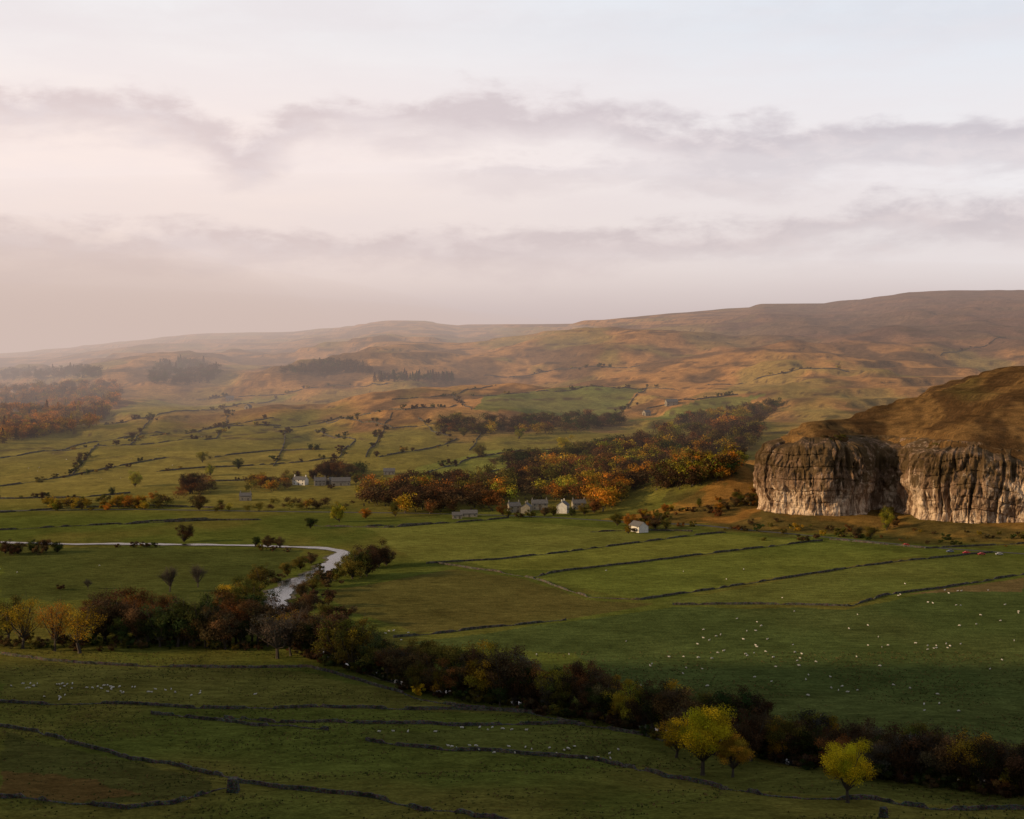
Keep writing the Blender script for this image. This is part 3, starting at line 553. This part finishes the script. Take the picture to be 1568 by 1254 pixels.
# ------------------------------------------------------------------ sheep
def sheep_mesh(pose):
    hz=-.42 if pose=='lie' else 0
    if pose=='graze': neck=[(.52,0,.62),(.72,0,.42),(.84,0,.2),(.94,0,.08)]
    else: neck=[(.52,0,.74),(.66,0,.92),(.76,0,.98),(.94,0,.90)]
    V=[(-.1,0,.64),(.22,0,.64),(.42,0,.66)]+neck; E=[(0,1),(1,2),(2,3),(3,4),(4,5),(5,6)]; R=[.27,.26,.22,.14,.10,.09,.05]
    V+=[(-.38,0,.66),(-.52,0,.64),(-.62,0,.45)]; E+=[(0,7),(7,8),(8,9)]; R+=[.25,.14,.04]
    for s in(-1,1):
        b0=len(V)
        if pose=='lie': V+=[(.36,s*.13,.52),(.5,s*.17,.47),(.34,s*.16,.46)]; V+=[(-.36,s*.15,.55),(-.2,s*.24,.47),(-.42,s*.22,.46)]
        else: V+=[(.36,s*.12,.42),(.34,s*.12,.22),(.37,s*.12,.02)]; V+=[(-.34,s*.13,.45),(-.48,s*.13,.24),(-.43,s*.13,.02)]
        E+=[(2,b0),(b0,b0+1),(b0+1,b0+2),(7,b0+3),(b0+3,b0+4),(b0+4,b0+5)]; R+=[.09,.045,.04,.10,.05,.04]
        h=V[5]; b1=len(V); V+=[(h[0]-.04,s*.15,h[2]+.03)]; E+=[(5,b1)]; R+=[.03]
    me=bpy.data.meshes.new('sheep_'+pose); me.from_pydata([(x,y,z+hz) for x,y,z in V],E,[]); o=bpy.data.objects.new('tmp',me); link(o)
    md=o.modifiers.new('s','SKIN'); 
    for i,sv in enumerate(me.skin_vertices[0].data): sv.radius=(R[i],R[i]); sv.use_root=(i==0)
    o.modifiers.new('ss','SUBSURF').levels=1
    dg=bpy.context.evaluated_depsgraph_get(); m2=bpy.data.meshes.new_from_object(o.evaluated_get(dg)); m2.materials.clear(); m2.materials.append(mWool); m2.materials.append(mFace)
    hd=V[5]
    for p_ in m2.polygons:
        c=p_.center; p_.use_smooth=True
        p_.material_index=1 if (c.z<.32 and pose!='lie') or (abs(c.x-hd[0])<.2 and c.x>hd[0]-.1 and abs(c.z-hz-hd[2])<.2) else 0
    bpy.data.objects.remove(o); return m2
SM=[sheep_mesh('graze'),sheep_mesh('stand'),sheep_mesh('graze'),sheep_mesh('lie')]
cl=[(1110,975,45,10,8),(1195,992,50,9,10),(1130,1012,60,8,6),(1265,1022,60,10,6),(1310,1060,50,10,6),(1380,985,60,20,7),(1445,904,40,5,8),(1450,993,22,4,8),(1530,960,50,20,6),(960,1005,70,14,6),(1240,945,90,10,6),(1450,1085,70,16,5),(1340,920,80,8,5),(1250,1030,220,45,22),
(35,1050,24,4,9),(100,1052,22,4,9),(150,1054,14,3,6),(188,1054,14,6,12),(90,1069,18,4,5),(265,1058,30,3,7),(600,972,35,4,8),(730,1145,70,5,10),(840,1150,60,5,8),(930,1160,40,8,5),(750,1117,60,2,7),(600,1122,60,2,4),(200,700,120,20,7),(80,720,60,10,5),(1500,930,60,10,5),(330,1060,100,6,4),(1040,880,120,10,4),(75,880,60,10,3)]
pp=[]
for u,v,su,sv,n in cl:
    for i in range(n): pp.append((u+random.gauss(0,su*.8),v+random.gauss(0,sv*.8)))
W=unproject(pp); 
for w in W:
    o=bpy.data.objects.new('sheep',random.choice(SM)); o.location=(w[0],w[1],w[2]+.03); s=random.uniform(.72,.96); o.scale=(s,s,s); o.rotation_euler[2]=random.random()*6.28; link(o)
# ------------------------------------------------------------------ sky / light
SUN_EL=math.radians(17); SUN_AZ=math.radians(-102) # azimuth from +Y, clockwise
world=bpy.data.worlds.new('World'); scene.world=world; world.use_nodes=True; t=NT(world.node_tree); t.n.clear()
out=t.n.new('ShaderNodeOutputWorld'); sky=t.n.new('ShaderNodeTexSky'); sky.sky_type='NISHITA'; sky.sun_disc=False; sky.sun_elevation=SUN_EL; sky.sun_rotation=SUN_AZ; sky.dust_density=2
b1=t.n.new('ShaderNodeBackground'); t.l.new(sky.outputs[0],b1.inputs[0]); b1.inputs[1].default_value=.1
d=t.n.new('ShaderNodeTexCoord').outputs['Generated']; sp=t.n.new('ShaderNodeSeparateXYZ'); t.l.new(d,sp.inputs[0])
azn=t.M('ARCTAN2',sp.outputs[0],sp.outputs[1]); el=t.M('ARCSINE',sp.outputs[2])
def vec(a,b_,c_=0.):
    n=t.n.new('ShaderNodeCombineXYZ'); t.put(n.inputs[0],a);t.put(n.inputs[1],b_);t.put(n.inputs[2],c_); return n.outputs[0]
V1=vec(azn,t.M('MULTIPLY',el,3.2)); nA=t.noise(V1,9.,5,.55,.3); V2=vec(azn,t.M('MULTIPLY',el,2.2),3.); nB=t.noise(V2,26.,6,.6,.2); V3=vec(azn,t.M('MULTIPLY',el,5.),7.); nC=t.noise(V3,5.,5,.55)
e=t.M('ADD',el,t.M('ADD',t.M('MULTIPLY',t.M('SUBTRACT',nA,.5),.060),t.M('MULTIPLY',t.M('SUBTRACT',nB,.5),.034)))
def bank(topf,fade,sharp=.007):
    up=t.MR(t.M('SUBTRACT',topf,e),-sharp,sharp); lo=t.MR(t.M('SUBTRACT',topf,e),fade,.008); return t.M('MULTIPLY',up,lo)
gap=t.M('MULTIPLY',t.M('EXPONENT',t.M('MULTIPLY',t.M('POWER',t.M('DIVIDE',t.M('ADD',azn,.187),.035),2.),-1.)),.024)
top1=t.M('SUBTRACT',t.M('SUBTRACT',.174,gap),t.MR(azn,.04,.14,0,.018)); k1=bank(top1,.042,.010)
top2=t.M('ADD',.084,t.MR(azn,.05,.28,0,.016)); k2=bank(top2,.038,.009); k3=t.M('MULTIPLY',bank(.132,.026,.006),t.MR(azn,-.10,0.,0,.7))
k4=t.M('MULTIPLY',bank(.238,.05,.02),.15)
sr=lambda *c:tuple(((q/255+.055)/1.055)**2.4 if q>10 else q/255/12.92 for q in c)
right=t.MR(azn,-.30,.34)
base=t.MIX(right,sr(253,235,228),sr(240,235,237)); topc=t.MIX(right,sr(244,241,242),sr(226,233,242))
c=t.MIX(t.MR(el,.13,.25),base,topc); c=t.MIX(t.MR(nC,.35,.65,0,.3),c,sr(234,222,224))
cg=t.MIX(right,sr(217,199,199),sr(199,190,197)); cg=t.MIX(t.MR(nB,.4,.65,0,.6),cg,sr(231,218,219))
for kk,w_ in((k1,.8),(k2,.75),(k3,.6),(k4,1.)): c=t.MIX(t.M('MULTIPLY',kk,w_),c,cg)
low=t.MR(el,.062,.015,0,.9); c=t.MIX(low,c,t.MIX(right,sr(208,194,195),sr(198,191,197)))
c=t.MIX(t.MR(el,.28,.75),c,(.31,.31,.325))
b2=t.n.new('ShaderNodeBackground'); t.l.new(c,b2.inputs[0]); b2.inputs[1].default_value=1.05
mx=t.n.new('ShaderNodeMixShader'); mx.inputs[0].default_value=.93; t.l.new(b1.outputs[0],mx.inputs[1]); t.l.new(b2.outputs[0],mx.inputs[2]); t.l.new(mx.outputs[0],out.inputs[0])
sd=bpy.data.lights.new('sun','SUN'); sd.energy=5; sd.angle=math.radians(1.2); sd.color=(1,.70,.38); so=bpy.data.objects.new('sun',sd); link(so)
from mathutils import Vector
ts=Vector((math.sin(SUN_AZ)*math.cos(SUN_EL),math.cos(SUN_AZ)*math.cos(SUN_EL),math.sin(SUN_EL))); so.rotation_euler=ts.to_track_quat('Z','Y').to_euler()
# valley haze: absorbing homogeneous volumes whose own emission stands in for scattered sunlight
def haze(name,loc,rad,dens,col):
    bpy.ops.mesh.primitive_ico_sphere_add(subdivisions=5,radius=1,location=loc); o=bpy.context.object; o.name=name; o.scale=rad
    m=bpy.data.materials.new(name); m.use_nodes=True; n=m.node_tree.nodes; l=m.node_tree.links; n.clear(); ou=n.new('ShaderNodeOutputMaterial')
    va=n.new('ShaderNodeVolumeAbsorption'); va.inputs['Color'].default_value=(0,0,0,1); va.inputs['Density'].default_value=dens
    em=n.new('ShaderNodeEmission'); em.inputs['Color'].default_value=(*col,1); em.inputs['Strength'].default_value=dens
    ad=n.new('ShaderNodeAddShader'); l.new(va.outputs[0],ad.inputs[0]); l.new(em.outputs[0],ad.inputs[1]); l.new(ad.outputs[0],ou.inputs['Volume']); o.data.materials.append(m)
HC=(.58,.44,.39)
for i,(rx,ry,rz) in enumerate([(4200,2500,320),(3600,2200,500)]): haze('haze',(-200,3550,-120),(rx,ry,rz),.000095,HC)
for i,(rx,ry,rz) in enumerate([(2100,2300,200),(1700,1700,300),(1200,1300,400)]): haze('mist',(-1600,3550,-40),(rx,ry,rz),.00022,(.66,.52,.46))
# camera
cam=bpy.data.cameras.new('camera'); cam.sensor_width=36; cam.lens=18/(784/FPX); cam.clip_end=30000; cam.clip_start=.5
co=bpy.data.objects.new('camera',cam); link(co); co.location=(0,0,0); co.rotation_euler=(math.pi/2-PITCH,0,0); scene.camera=co
print('done',time.time()-T0)
